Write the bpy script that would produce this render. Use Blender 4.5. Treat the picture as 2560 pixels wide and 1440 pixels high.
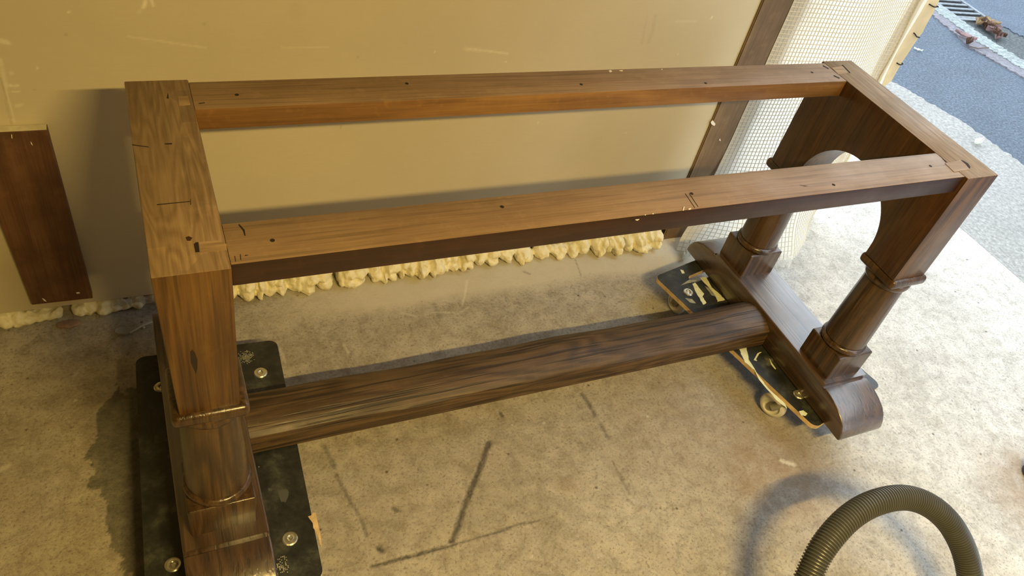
import bpy, bmesh, math, random
import numpy as np
from mathutils import Matrix, Vector, noise

random.seed(7)
for o in list(bpy.data.objects): bpy.data.objects.remove(o)
S = bpy.context.scene
COL = S.collection
FZ = 0.815                       # height of the table top edge above the garage floor

# ------------------------------------------------------------------ camera
CC = np.array([0.017045, -0.779823, 0.729099 + FZ])
CR = np.array([[0.90602315, -0.37873877, 0.18888883],
               [-0.13782858, -0.68601525, -0.7144133],
               [0.40015663, 0.62124071, -0.67374673]])
FPX = 1952.616
cam_d = bpy.data.cameras.new('camera'); cam = bpy.data.objects.new('camera', cam_d); COL.objects.link(cam)
m = Matrix.Identity(4)
for i in range(3):
    m[i][0] = CR[0][i]; m[i][1] = -CR[1][i]; m[i][2] = -CR[2][i]; m[i][3] = CC[i]
cam.matrix_world = m
cam_d.sensor_width = 36; cam_d.lens = FPX / 2560 * 36; cam_d.clip_start = .02; cam_d.clip_end = 200
S.camera = cam

# ------------------------------------------------------------------ world, lamps, exposure
W = bpy.data.worlds.new('world'); S.world = W; W.use_nodes = True
bg = W.node_tree.nodes['Background']
bg.inputs[0].default_value = (0.82, 0.92, 1.0, 1); bg.inputs[1].default_value = 3.5
ld = bpy.data.lights.new('ceiling_tube', 'AREA'); ld.shape = 'RECTANGLE'; ld.size = .6; ld.size_y = .05
ld.energy = 80; ld.color = (1.0, .71, .23)
lo = bpy.data.objects.new('ceiling_tube', ld); COL.objects.link(lo); lo.location = (.60, -1.5, 1.245 + FZ)
S.view_settings.view_transform = 'Standard'; S.view_settings.look = 'None'
S.view_settings.exposure = 0.0; S.view_settings.gamma = 1.0; S.view_settings.use_curve_mapping = False

# ------------------------------------------------------------------ helpers
def at(px, py, ax, val):
    """point on the plane coordinate[ax]=val seen at pixel px,py of the photograph"""
    d = CR.T @ np.array([(px - 1280) / FPX, (py - 720) / FPX, 1.0])
    t = (val - CC[ax]) / d[ax]
    return Vector((CC + t * d).tolist())

def setp(o, label=None, cat=None, group=None, kind=None):
    if label: o['label'] = label
    if cat: o['category'] = cat
    if group: o['group'] = group
    if kind: o['kind'] = kind
    return o

def empty(name, loc, label=None, cat=None, group=None, rz=0):
    o = bpy.data.objects.new(name, None); COL.objects.link(o); o.location = loc; o.rotation_euler = (0, 0, rz)
    o.empty_display_size = .05
    return setp(o, label, cat, group)

def wloc(o):
    v = Vector((0, 0, 0))
    while o: v += o.location; o = o.parent
    return v

def finish(bm, sharp=38):
    for f in bm.faces: f.smooth = True
    bm.normal_update()
    for e in bm.edges:
        if len(e.link_faces) == 2 and e.calc_face_angle(0) > math.radians(sharp): e.smooth = False

def obj(name, bm, mats, parent=None, local=False, sharp=38):
    """link a bmesh as one object; world coordinates unless local"""
    finish(bm, sharp)
    me = bpy.data.meshes.new(name)
    bm.to_mesh(me); bm.free()
    o = bpy.data.objects.new(name, me); COL.objects.link(o)
    for mt in (mats if isinstance(mats, (list, tuple)) else [mats]): me.materials.append(mt)
    if parent:
        o.parent = parent
        if not local: me.transform(Matrix.Translation(-wloc(parent)))
    return o

def add_box(bm, x0, x1, y0, y1, z0, z1, bev=0, seg=2, mi=0, topmi=None):
    vs = [bm.verts.new(p) for p in [(x0,y0,z0),(x1,y0,z0),(x1,y1,z0),(x0,y1,z0),(x0,y0,z1),(x1,y0,z1),(x1,y1,z1),(x0,y1,z1)]]
    fs = [bm.faces.new([vs[i] for i in q]) for q in [(0,3,2,1),(4,5,6,7),(0,1,5,4),(1,2,6,5),(2,3,7,6),(3,0,4,7)]]
    for f in fs: f.material_index = mi
    if topmi is not None: fs[1].material_index = topmi
    if bev:
        es = list({e for f in fs for e in f.edges})
        bmesh.ops.bevel(bm, geom=es, offset=bev, segments=seg, affect='EDGES', profile=.5)
    return bm

def box(x0, x1, y0, y1, z0, z1, bev=0, seg=2, topmi=None):
    return add_box(bmesh.new(), x0, x1, y0, y1, z0, z1, bev, seg, 0, topmi)

def add_prism(bm, pts, axis, a, b, mi=0):
    """extrude a closed 2-D outline along an axis from a to b. pts are the other two coordinates in order"""
    def P(p, v):
        if axis == 0: return (v, p[0], p[1])
        if axis == 1: return (p[0], v, p[1])
        return (p[0], p[1], v)
    A = [bm.verts.new(P(p, a)) for p in pts]; B = [bm.verts.new(P(p, b)) for p in pts]
    n = len(pts); out = []
    out.append(bm.faces.new(A[::-1])); out.append(bm.faces.new(B))
    for i in range(n): out.append(bm.faces.new((A[i], A[(i+1) % n], B[(i+1) % n], B[i])))
    for f in out: f.material_index = mi
    bmesh.ops.recalc_face_normals(bm, faces=out)
    return out

def add_lathe(bm, prof, cx, cy, seg=48, z0=0, axis='Z', mi=0):
    rings = []
    for r, z in prof:
        ring = []
        for k in range(seg):
            a = 2*math.pi*k/seg; c, s = r*math.cos(a), r*math.sin(a)
            ring.append(bm.verts.new((cx+c, cy+s, z0+z)))
        rings.append(ring)
    fs = []
    for i in range(len(rings)-1):
        for k in range(seg):
            fs.append(bm.faces.new((rings[i][k], rings[i][(k+1) % seg], rings[i+1][(k+1) % seg], rings[i+1][k])))
    fs.append(bm.faces.new(rings[0][::-1])); fs.append(bm.faces.new(rings[-1]))
    for f in fs: f.material_index = mi
    bmesh.ops.recalc_face_normals(bm, faces=fs)
    return bm

def add_tube(bm, pts, r, seg=8, cap=True, radii=None, mi=0):
    pts = [Vector(p) for p in pts]; n = len(pts); rings = []
    t0 = (pts[1]-pts[0]).normalized(); up = Vector((0,0,1)) if abs(t0.z) < .9 else Vector((1,0,0))
    nrm = t0.cross(up).normalized()
    for i, p in enumerate(pts):
        t = (pts[min(i+1,n-1)]-pts[max(i-1,0)]).normalized()
        nrm = (nrm - t*nrm.dot(t)).normalized(); b = t.cross(nrm)
        rr = radii[i] if radii else r
        rings.append([bm.verts.new(p + (nrm*math.cos(2*math.pi*k/seg)+b*math.sin(2*math.pi*k/seg))*rr) for k in range(seg)])
    fs = []
    for i in range(n-1):
        for k in range(seg): fs.append(bm.faces.new((rings[i][k], rings[i][(k+1)%seg], rings[i+1][(k+1)%seg], rings[i+1][k])))
    if cap: fs.append(bm.faces.new(rings[0][::-1])); fs.append(bm.faces.new(rings[-1]))
    for f in fs: f.material_index = mi
    bmesh.ops.recalc_face_normals(bm, faces=fs)
    return bm

def bevel_sharp(bm, off, ang=30, seg=2):
    bm.normal_update()
    es = [e for e in bm.edges if len(e.link_faces) == 2 and e.calc_face_angle(0) > math.radians(ang)]
    bmesh.ops.bevel(bm, geom=es, offset=off, segments=seg, affect='EDGES', profile=.5, clamp_overlap=True)

def plate_px(polys, axis, val, thick, jag=0, sub=1):
    """thin raised plates whose outlines were read off the photograph and laid on the real plane"""
    bm = bmesh.new()
    for poly in polys:
        pts = []
        n = len(poly)
        for i in range(n):
            a = poly[i]; b = poly[(i+1) % n]
            for k in range(sub):
                t = k/sub
                q = at(a[0]+(b[0]-a[0])*t + (random.uniform(-jag, jag) if jag else 0),
                       a[1]+(b[1]-a[1])*t + (random.uniform(-jag, jag) if jag else 0), axis, val)
                pts.append([c for j, c in enumerate(q) if j != axis])
        add_prism(bm, pts, axis, val, val+thick)
    bmesh.ops.triangulate(bm, faces=bm.faces[:])
    return bm

def curve_plate(outer, holes, z0, z1):
    """flat plate with holes, via a filled 2-D curve; returns a bmesh"""
    cu = bpy.data.curves.new('tmp', 'CURVE'); cu.dimensions = '2D'; cu.fill_mode = 'BOTH'; cu.extrude = (z1-z0)/2
    for loop in [outer]+holes:
        sp = cu.splines.new('POLY'); sp.points.add(len(loop)-1); sp.use_cyclic_u = True
        for p, q in zip(sp.points, loop): p.co = (q[0], q[1], 0, 1)
    ob = bpy.data.objects.new('tmp', cu); COL.objects.link(ob)
    dg = bpy.context.evaluated_depsgraph_get()
    me = bpy.data.meshes.new_from_object(ob.evaluated_get(dg))
    bm = bmesh.new(); bm.from_mesh(me)
    bmesh.ops.remove_doubles(bm, verts=bm.verts[:], dist=1e-6)
    bmesh.ops.translate(bm, verts=bm.verts[:], vec=(0, 0, (z0+z1)/2))
    bmesh.ops.recalc_face_normals(bm, faces=bm.faces[:])
    bpy.data.objects.remove(ob); bpy.data.curves.remove(cu); bpy.data.meshes.remove(me)
    return bm

def rrect(w, l, r, cx=0, cy=0, n=6):
    out = []
    for sx, sy, a0 in ((1,1,0),(-1,1,90),(-1,-1,180),(1,-1,270)):
        for k in range(n+1):
            a = math.radians(a0+90*k/n)
            out.append((cx+sx*(w/2-r)+r*math.cos(a), cy+sy*(l/2-r)+r*math.sin(a)))
    return out

# ------------------------------------------------------------------ materials
def newmat(name):
    mt = bpy.data.materials.new(name); mt.use_nodes = True
    nt = mt.node_tree; b = nt.nodes['Principled BSDF']
    return mt, nt, b
class NT:
    def __init__(s, nt): s.nt = nt; s.L = nt.links.new
    def n(s, t, **kw):
        x = s.nt.nodes.new(t)
        for k, v in kw.items():
            if k in ('i',): continue
            setattr(x, k, v)
        for k, v in kw.get('i', {}).items():
            if hasattr(v, 'is_output') or isinstance(v, bpy.types.NodeSocket): s.L(v, x.inputs[k])
            else: x.inputs[k].default_value = v
        return x
    def coord(s, kind='Object', scale=(1,1,1), rot=(0,0,0), loc=(0,0,0)):
        tc = s.n('ShaderNodeTexCoord')
        mp = s.n('ShaderNodeMapping', i={0: tc.outputs[kind], 'Scale': scale, 'Rotation': rot, 'Location': loc})
        return mp.outputs[0]
    def noise(s, vec, scale, detail=4, rough=.55, dist=0):
        return s.n('ShaderNodeTexNoise', i={'Vector': vec, 'Scale': scale, 'Detail': detail, 'Roughness': rough, 'Distortion': dist}).outputs[0]
    def ramp(s, fac, stops, interp='LINEAR'):
        r = s.n('ShaderNodeValToRGB', i={0: fac}); cr = r.color_ramp; cr.interpolation = interp
        while len(cr.elements) < len(stops): cr.elements.new(.5)
        for e, (p, c) in zip(cr.elements, stops):
            e.position = p; e.color = (c, c, c, 1) if isinstance(c, (int, float)) else (*c, 1)
        return r.outputs[0]
    def mix(s, fac, a, b, mode='MIX'):
        x = s.n('ShaderNodeMix', data_type='RGBA', blend_type=mode)
        for k, v in ((0, fac), (6, a), (7, b)):
            if isinstance(v, bpy.types.NodeSocket): s.L(v, x.inputs[k])
            else: x.inputs[k].default_value = v if k == 0 else ((*v, 1) if len(v) == 3 else v)
        return x.outputs[2]
    def math(s, op, a, b=0, clamp=False):
        x = s.n('ShaderNodeMath', operation=op, use_clamp=clamp)
        for k, v in ((0, a), (1, b)):
            if isinstance(v, bpy.types.NodeSocket): s.L(v, x.inputs[k])
            else: x.inputs[k].default_value = v
        return x.outputs[0]
    def bump(s, h, strength, dist, prev=None):
        b = s.n('ShaderNodeBump', i={'Height': h, 'Strength': strength, 'Distance': dist})
        if prev: s.L(prev, b.inputs['Normal'])
        return b.outputs[0]

def wood(name, dark, mid, light, axis, rough=.5, bands=14, pores=.5, bump=.4, coat=0, fig=1.0, off=(0,0,0), patch=0, blotch=.22, sw=.26, spec=.5):
    mt, nt, b = newmat(name); T = NT(nt); b.inputs['Specular IOR Level'].default_value = spec
    st = [7.0, 7.0, 7.0]; st[axis] = .8
    sp = [220.0, 220.0, 220.0]; sp[axis] = 7
    v = T.coord(scale=tuple(st), loc=off); vp = T.coord(scale=tuple(sp), loc=off)
    n1 = T.noise(v, 1.1*fig, 3, .5, .35)
    s = T.math('MULTIPLY', n1, bands*6.283); s = T.math('SINE', s); s = T.math('MULTIPLY_ADD', s, .5); nt.nodes[-1].inputs[2].default_value = .5
    fine = T.noise(vp, 1.0, 3, .6)
    fine2 = T.noise(T.coord(scale=tuple(c_*1.9 for c_ in sp), loc=off), 1.0, 2, .6)
    g = T.mix(.5, fine, fine2); g = T.mix(sw, g, s)
    col = T.ramp(g, [(.25, dark), (.5, mid), (.75, light)])
    blo = T.noise(T.coord(scale=(1,1,1), loc=off), 9, 4, .6)
    col = T.mix(T.ramp(blo, [(.35, blotch), (.62, 0.0)]), col, tuple(c*.7 for c in dark), 'MIX')
    sc = T.noise(T.coord(scale=(1,1,1)), 34, 5, .7)
    col = T.mix(T.ramp(sc, [(.55, 0.0), (.75, .25)]), col, tuple(min(1, c*1.35) for c in light))
    if patch:
        vo = T.n('ShaderNodeTexVoronoi', distance='CHEBYCHEV', i={'Vector': T.coord(scale=(1, .75, .01), loc=(.3,.2,0)), 'Scale': 13.0, 'Randomness': .9})
        pc = T.n('ShaderNodeSeparateColor', i={0: vo.outputs['Color']}).outputs[0]
        col = T.mix(T.ramp(pc, [(.0, patch), (1, 0.0)]), col, tuple(c*.62 for c in mid))
    pr = T.ramp(T.noise(vp, .55, 2, .5), [(.36, pores), (.47, 0.0)])
    col = T.mix(pr, col, tuple(c*.35 for c in dark))
    nt.links.new(col, b.inputs['Base Color'])
    rg = T.ramp(blo, [(.3, rough+.12), (.7, rough-.05)])
    nt.links.new(rg, b.inputs['Roughness'])
    b.inputs['Coat Weight'].default_value = coat; b.inputs['Coat Roughness'].default_value = .22
    h = T.mix(.5, pr, s)
    h2 = T.math('MULTIPLY_ADD', fine, .6); nt.links.new(T.math('MULTIPLY', pr, -1.0), nt.nodes[-2].inputs[2])
    nt.links.new(T.bump(h2, bump, .0012), b.inputs['Normal'])
    return mt

def plain(name, col, rough=.5, metal=0, var=.0, vs=20, bump=0, bs=60, spec=None):
    mt, nt, b = newmat(name); T = NT(nt)
    if var:
        n = T.noise(T.coord(), vs, 4, .6)
        c = T.mix(T.ramp(n, [(.35, 0.0), (.65, 1.0)]), tuple(max(0, x*(1-var)) for x in col), tuple(min(1, x*(1+var)) for x in col))
        nt.links.new(c, b.inputs['Base Color'])
    else: b.inputs['Base Color'].default_value = (*col, 1)
    b.inputs['Roughness'].default_value = rough; b.inputs['Metallic'].default_value = metal
    if spec is not None: b.inputs['Specular IOR Level'].default_value = spec
    if bump: nt.links.new(T.bump(T.noise(T.coord(), bs, 5, .6), bump, .004), b.inputs['Normal'])
    return mt

STAIN_D, STAIN_M, STAIN_L = (.060,.020,.006), (.120,.045,.013), (.200,.085,.026)
M = {}
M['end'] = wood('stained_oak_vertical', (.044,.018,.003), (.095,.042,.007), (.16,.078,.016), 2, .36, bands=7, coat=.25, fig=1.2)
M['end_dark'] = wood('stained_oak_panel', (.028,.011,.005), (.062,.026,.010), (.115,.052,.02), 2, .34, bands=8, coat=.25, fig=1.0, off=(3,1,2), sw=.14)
M['col'] = wood('stained_oak_turned', (.028,.014,.006), (.060,.031,.013), (.11,.060,.025), 2, .30, bands=8, coat=.35, fig=1.3, off=(1,5,2))
M['foot'] = wood('stained_oak_foot', (.034,.017,.009), (.066,.034,.018), (.11,.060,.032), 1, .32, bands=8, coat=.8, spec=1.0, off=(2,2,7), pores=.55)
M['stretch'] = wood('stained_oak_stretcher', (.036,.019,.009), (.082,.047,.022), (.135,.082,.042), 0, .47, bands=16, pores=.75, bump=.7, coat=.0, spec=.55, off=(0,3,5))
M['raw_x'] = wood('bare_rail_top', (.21,.125,.072), (.31,.200,.118), (.39,.265,.165), 0, .55, bands=5, pores=.3, bump=.2, fig=.8, off=(4,0,1), blotch=.2, sw=.16)
M['raw_y'] = wood('bare_end_grain_top', (.20,.125,.062), (.30,.195,.102), (.40,.275,.155), 1, .6, bands=16, pores=.25, bump=.3, fig=2.0, patch=.55, blotch=.2)
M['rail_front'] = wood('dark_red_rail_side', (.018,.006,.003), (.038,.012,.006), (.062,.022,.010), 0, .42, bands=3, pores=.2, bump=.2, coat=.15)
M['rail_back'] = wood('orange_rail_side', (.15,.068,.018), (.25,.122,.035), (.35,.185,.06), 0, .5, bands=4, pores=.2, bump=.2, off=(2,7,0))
M['hole'] = plain('dark_hole', (.02,.012,.008), .9)
M['chalk'] = plain('plaster_speck', (.8,.76,.68), .8)
M['plank'] = wood('brown_plank', (.085,.035,.014), (.15,.066,.028), (.21,.105,.05), 2, .5, bands=3, pores=.2, bump=.15, off=(5,5,1), blotch=.6)
M['plank_end'] = plain('pale_sawn_end', (.72,.66,.48), .7, var=.1, vs=60)
M['stud'] = wood('old_timber_stud', (.12,.070,.028), (.185,.112,.046), (.26,.165,.075), 2, .5, bands=3, pores=.25, bump=.3, off=(9,2,1), blotch=.5)
M['black_ply'] = None

# ------------------------------------------------------------------ concrete floor with its stains, tone masks and cracks (vertex masks)
def seg_dist(P, a, b):
    a = np.array(a); b = np.array(b); ab = b-a; t = np.clip(((P-a)@ab)/(ab@ab+1e-12), 0, 1)
    return np.linalg.norm(P-(a+t[:, None]*ab), axis=1)
def in_poly(P, poly):
    x, y = P[:, 0], P[:, 1]; ins = np.zeros(len(P), bool); n = len(poly); j = n-1
    for i in range(n):
        xi, yi = poly[i]; xj, yj = poly[j]
        c = ((yi > y) != (yj > y)) & (x < (xj-xi)*(y-yi)/(yj-yi+1e-12)+xi)
        ins ^= c; j = i
    return ins
def vnoise(P, sc, seed=0):
    """cheap smooth value noise in numpy"""
    rng = np.random.RandomState(seed); G = rng.rand(256, 256)
    q = P*sc+100; i = np.floor(q).astype(int); f = q-i; f = f*f*(3-2*f)
    g = lambda a, b: G[(i[:, 0]+a) % 256, (i[:, 1]+b) % 256]
    return (g(0,0)*(1-f[:,0])+g(1,0)*f[:,0])*(1-f[:,1])+(g(0,1)*(1-f[:,0])+g(1,1)*f[:,0])*f[:,1]

def grid_mesh(name, U, V, to3d, attrs, mat):
    nu, nv = len(U), len(V)
    uu, vv = np.meshgrid(U, V, indexing='ij'); P = np.stack([uu.ravel(), vv.ravel()], 1)
    co = to3d(P)
    idx = np.arange(nu*nv).reshape(nu, nv)
    q = np.stack([idx[:-1, :-1], idx[1:, :-1], idx[1:, 1:], idx[:-1, 1:]], -1).reshape(-1, 4)
    me = bpy.data.meshes.new(name)
    me.vertices.add(len(co)); me.vertices.foreach_set('co', co.astype(np.float32).ravel())
    me.loops.add(q.size); me.loops.foreach_set('vertex_index', q.ravel().astype(np.int32))
    me.polygons.add(len(q)); me.polygons.foreach_set('loop_start', np.arange(0, q.size, 4, dtype=np.int32))
    me.update(calc_edges=True)
    me.polygons.foreach_set('use_smooth', np.ones(len(q), bool))
    for k, a in attrs.items():
        at_ = me.attributes.new(k, 'FLOAT', 'POINT'); at_.data.foreach_set('value', a.astype(np.float32))
    me.materials.append(mat)
    o = bpy.data.objects.new(name, me); COL.objects.link(o)
    return o

def strokes(P, lines, axis, val, keep, seed=1):
    """lines: (list of pixels, half width in metres, strength)"""
    A = np.zeros(len(P)); n = vnoise(P, 260, seed)
    for px, w, st in lines:
        q = [tuple(at(x, y, axis, val)[k] for k in keep) for x, y in px]
        lo = np.min(q, 0)-.03; hi = np.max(q, 0)+.03
        sel = np.all((P > lo) & (P < hi), 1); Ps = P[sel]
        if not len(Ps): continue
        d = np.min([seg_dist(Ps, q[i], q[i+1]) for i in range(len(q)-1)] if len(q) > 1 else [np.linalg.norm(Ps-np.array(q[0]), axis=1)], 0)
        ww = w*(.75+.5*n[sel])
        A[sel] = np.maximum(A[sel], st*(.6+.4*n[sel])*np.clip(1.5-d/ww, 0, 1))
    return A

def mat_floor():
    mt, nt, b = newmat('garage_concrete'); T = NT(nt)
    c = T.coord()
    A = lambda k: T.n('ShaderNodeAttribute', attribute_name=k).outputs['Fac']
    big = T.noise(c, 3.2, 6, .62); med = T.noise(c, 26, 8, .72, .6); fin = T.noise(c, 150, 6, .75)
    col = T.ramp(big, [(.3, (.43,.41,.375)), (.5, (.55,.53,.49)), (.7, (.64,.62,.58))])
    col = T.mix(T.ramp(med, [(.34, .55), (.52, 0.0)]), col, (.27,.245,.205))
    col = T.mix(T.ramp(med, [(.52, 0.0), (.72, .55)]), col, (.78,.74,.66))
    col = T.mix(T.ramp(fin, [(.36, .7), (.47, 0.0)]), col, (.20,.18,.16))
    col = T.mix(T.ramp(fin, [(.56, 0.0), (.68, .5)]), col, (.86,.83,.78))
    vo = T.n('ShaderNodeTexVoronoi', i={'Vector': c, 'Scale': 24.0}).outputs
    sel = T.n('ShaderNodeSeparateColor', i={0: vo['Color']}).outputs
    dots = T.math('MULTIPLY', T.ramp(vo['Distance'], [(.05, 1.0), (.12, 0.0)]), T.ramp(sel[0], [(.66, 0.0), (.70, .85)]))
    col = T.mix(dots, col, (.10,.085,.07))
    vo2 = T.n('ShaderNodeTexVoronoi', i={'Vector': c, 'Scale': 37.0}).outputs
    sel2 = T.n('ShaderNodeSeparateColor', i={0: vo2['Color']}).outputs
    dots2 = T.math('MULTIPLY', T.ramp(vo2['Distance'], [(.05, 1.0), (.08, 0.0)]), T.ramp(sel2[1], [(.90, 0.0), (.92, .9)]))
    col = T.mix(dots2, col, (.85,.82,.76))
    grime_falloff = T.math('MULTIPLY', A('grime_falloff'), T.ramp(T.noise(c, 6, 5, .65), [(.25, .55), (.7, 1.0)]))
    col = T.mix(grime_falloff, col, (.74,.70,.63), 'MULTIPLY')
    brn = T.math('MULTIPLY', A('brown'), T.ramp(T.noise(c, 14, 5, .7), [(.3, .45), (.6, 1.0)]))
    col = T.mix(brn, col, (.27,.17,.085))
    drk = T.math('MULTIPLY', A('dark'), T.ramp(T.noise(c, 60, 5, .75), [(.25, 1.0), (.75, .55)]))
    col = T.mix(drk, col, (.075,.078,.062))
    col = T.mix(A('smooth'), col, (.60,.55,.45))
    col = T.mix(A('crack'), col, (.045,.04,.035))
    col = T.mix(A('pale'), col, (.78,.74,.64))
    nt.links.new(col, b.inputs['Base Color'])
    b.inputs['Roughness'].default_value = .82
    h = T.mix(.5, fin, med)
    rough = T.math('SUBTRACT', 1.0, A('smooth'))
    bp = T.n('ShaderNodeBump', i={'Height': h, 'Strength': T.math('MULTIPLY', rough, .85), 'Distance': .006})
    nt.links.new(bp.outputs[0], b.inputs['Normal'])
    return mt
M['floor'] = mat_floor()

def build_floor():
    st = .0042
    U = np.concatenate([[-2.2, -1.4, -1.0], np.arange(-.62, 2.84, st)]); V = np.concatenate([[-2.6, -2.0, -1.4, -1.0], np.arange(-.62, .86, st), [1.3, 2.2]])
    uu, vv = np.meshgrid(U, V, indexing='ij'); P = np.stack([uu.ravel(), vv.ravel()], 1)
    K = (0, 1)
    warp = np.stack([vnoise(P, 22, 3)-.5, vnoise(P, 22, 4)-.5], 1)*.05 + np.stack([vnoise(P, 90, 5)-.5, vnoise(P, 90, 6)-.5], 1)*.022
    crack = strokes(P, [
        ([(1222,1105),(1208,1150),(1183,1210),(1160,1270),(1140,1330),(1130,1352)], .0064, .95),
        ([(930,1415),(1000,1397),(1080,1375),(1140,1360)], .0035, .95), ([(1150,1356),(1240,1330),(1290,1312),(1350,1300)], .0026, .7),
        ([(808,1112),(822,1140),(836,1166)], .0055, .6), ([(841,1185),(868,1240),(900,1290),(917,1337)], .0040, .55),
        ([(1455,985),(1470,1005),(1476,1015),(1487,1037)], .0060, .75), ([(1503,1062),(1520,1092)], .0055, .55),
        ([(1530,1150),(1550,1190),(1575,1235)], .0022, .5), ([(1438,648),(1446,670),(1453,690)], .0020, .5),
        ([(985,1270),(995,1275)], .0055, .9), ([(948,1370),(955,1376)], .0065, .9), ([(1250,1030),(1256,1040)], .004, .8),
        ([(1310,678),(1325,684)], .0035, .6), ([(1085,760),(1100,790)], .0075, .35), ([(2395,565),(2540,680)], .003, .25),
        ], 2, 0, K)
    pale = strokes(P, [([(1168,700),(1162,740),(1156,760)], .003, .5), ([(1000,780),(1040,790)], .003, .5), ([(1090,780),(1150,782),(1170,768)], .0025, .45),
        ([(860,860),(870,880)], .004, .6), ([(1360,1057)], .0035, .9), ([(1225,1130)], .003, .9), ([(1955,1152),(1985,1160)], .006, .8),
        ([(1330,1392)], .003, .8), ([(190,1000)], .003, .8), ([(20,1165),(5,1172)], .006, .5), ([(1475,1305)], .003, .7), ([(1620,1040)], .003, .9),
        ([(700,870),(712,905)], .003, .5), ([(1780,985)], .0035, .8)], 2, 0, K, 9)
    Pw = P+warp
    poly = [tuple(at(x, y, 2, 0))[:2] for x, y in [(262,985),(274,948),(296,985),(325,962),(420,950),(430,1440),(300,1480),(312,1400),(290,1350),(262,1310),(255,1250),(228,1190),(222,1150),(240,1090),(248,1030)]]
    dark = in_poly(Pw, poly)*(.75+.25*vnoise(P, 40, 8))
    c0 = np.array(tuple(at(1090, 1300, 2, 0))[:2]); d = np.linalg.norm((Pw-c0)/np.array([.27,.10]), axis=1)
    dark = np.maximum(dark, .30*np.clip(1.25-d, 0, 1)*vnoise(P, 18, 31))  # broad faint patch of darker tone
    brown = np.zeros(len(P))
    for (px, py), r, s in [((1930,1165), .17, .62), ((1880,1080), .16, .45), ((1700,1040), .24, .32), ((1425,1210), .034, .28), ((620,1180), .25, .12), ((150,1120), .30, .22), ((1000,1050), .45, .16), ((300,1250), .3, .2), ((2600,1240), .16, .7)]:
        c = np.array(tuple(at(px, py, 2, 0))[:2]); d = np.linalg.norm(Pw-c, axis=1)/r
        brown = np.maximum(brown, s*np.clip(1.6-1.2*d, 0, 1))
    # trowelled smooth cement strip along the wall
    edge = .60+.05*(vnoise(P, 5, 12)-.5)
    smooth = np.clip((P[:, 1]-edge)/.05, 0, 1)*np.clip((1.75-P[:, 0])/.15, 0, 1)*np.clip((P[:, 0]-.2)/.3, 0, 1)*.8
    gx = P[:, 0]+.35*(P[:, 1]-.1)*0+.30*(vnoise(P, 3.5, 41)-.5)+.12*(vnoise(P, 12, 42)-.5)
    grime_falloff = np.clip((1.75-gx)/.45, 0, 1)  # grime inside; daylight falloff from the doorway is put into this tone too
    def to3(Q):
        z = -.0022*np.clip(crack, 0, 1)+.0016*(vnoise(Q, 14, 20)-.5)+.0022*(vnoise(Q, 45, 21)-.5)*(1-smooth)
        inner = (Q[:, 0] > -.6) & (Q[:, 0] < 2.8)
        return np.stack([Q[:, 0], Q[:, 1], z*inner-.001], 1)
    o = grid_mesh('floor', U, V, to3, dict(crack=crack, pale=pale, dark=dark, brown=brown, smooth=smooth, grime_falloff=grime_falloff), M['floor'])
    o['kind'] = 'structure'
build_floor()

# ------------------------------------------------------------------ outdoors: apron, drive, kerb, road, drain
def mat_ground(name, c0, c1, c2, sc=70, bump=.8, dist=.01):
    mt, nt, b = newmat(name); T = NT(nt); c = T.coord()
    f = T.noise(c, sc, 6, .75); g = T.noise(c, 5, 4, .6)
    col = T.ramp(f, [(.32, c0), (.5, c1), (.68, c2)])
    col = T.mix(T.ramp(g, [(.3, .3), (.6, 0.0)]), col, c0)
    nt.links.new(col, b.inputs['Base Color']); b.inputs['Roughness'].default_value = .85
    nt.links.new(T.bump(f, bump, dist), b.inputs['Normal'])
    return mt
M['apron'] = mat_ground('apron_concrete', (.24,.235,.22), (.38,.375,.36), (.56,.56,.55), 60, .9, .012)
M['tarmac'] = mat_ground('tarmac', (.050,.062,.080), (.095,.125,.172), (.21,.26,.32), 75)
M['road'] = mat_ground('road_tarmac', (.045,.06,.085), (.095,.13,.185), (.20,.25,.32), 90)
M['gutter'] = mat_ground('gutter_tarmac', (.035,.042,.048), (.085,.10,.11), (.20,.215,.22), 60)
M['kerb'] = mat_ground('kerb_stone', (.13,.15,.15), (.27,.31,.31), (.46,.51,.51), 40)
M['pink'] = mat_ground('pink_mortar', (.13,.125,.145), (.20,.195,.225), (.29,.29,.33), 40)

def jag_line(pts, n, amp, seed):
    random.seed(seed); out = []
    for i in range(len(pts)-1):
        a, b = Vector(pts[i]), Vector(pts[i+1])
        d = (b-a); nn = Vector((-d.y, d.x)).normalized()
        for k in range(n):
            out.append(a+d*(k/n)+nn*random.uniform(-amp, amp))
    out.append(Vector(pts[-1])); return out
def slab(name, left, right, z0, z1, mat):
    bm = bmesh.new(); pts = [tuple(p) for p in left]+[tuple(p) for p in right[::-1]]
    add_prism(bm, pts, 2, z0, z1)
    bmesh.ops.triangulate(bm, faces=[f for f in bm.faces if len(f.verts) > 4])
    o = obj(name, bm, mat); o['kind'] = 'structure'; return o
def gp(x, y): v = at(x, y, 2, -.01); return (v.x, v.y)
J = [(2.80, 6.0), (2.826, .61), (2.85, .34), (2.93, -3.5)]
E = [(2.2, 8.5), gp(2225,205), gp(2390,300), gp(2560,418), (3.95, -1.2), (4.3, -3.5)]
K1 = [(4.0, 8.5), gp(2334,41), gp(2429,121), gp(2560,195), (5.15, -3.5)]
K2 = [(4.1, 8.5), gp(2343,32), gp(2441,106), gp(2560,178), (5.25, -3.5)]
K3 = [(4.25, 8.5), gp(2352,18), gp(2453,89), gp(2560,156), (5.4, -3.5)]
K4 = [(4.65, 8.5), gp(2392,0), gp(2470,47), gp(2560,92), (5.9, -3.5)]
jE = jag_line(E, 24, .010, 3); jK1 = jag_line(K1, 24, .012, 4); jK2 = jag_line(K2, 24, .014, 5); jK3 = jag_line(K3, 24, .014, 6); jK4 = jag_line(K4, 20, .02, 8)
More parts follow.
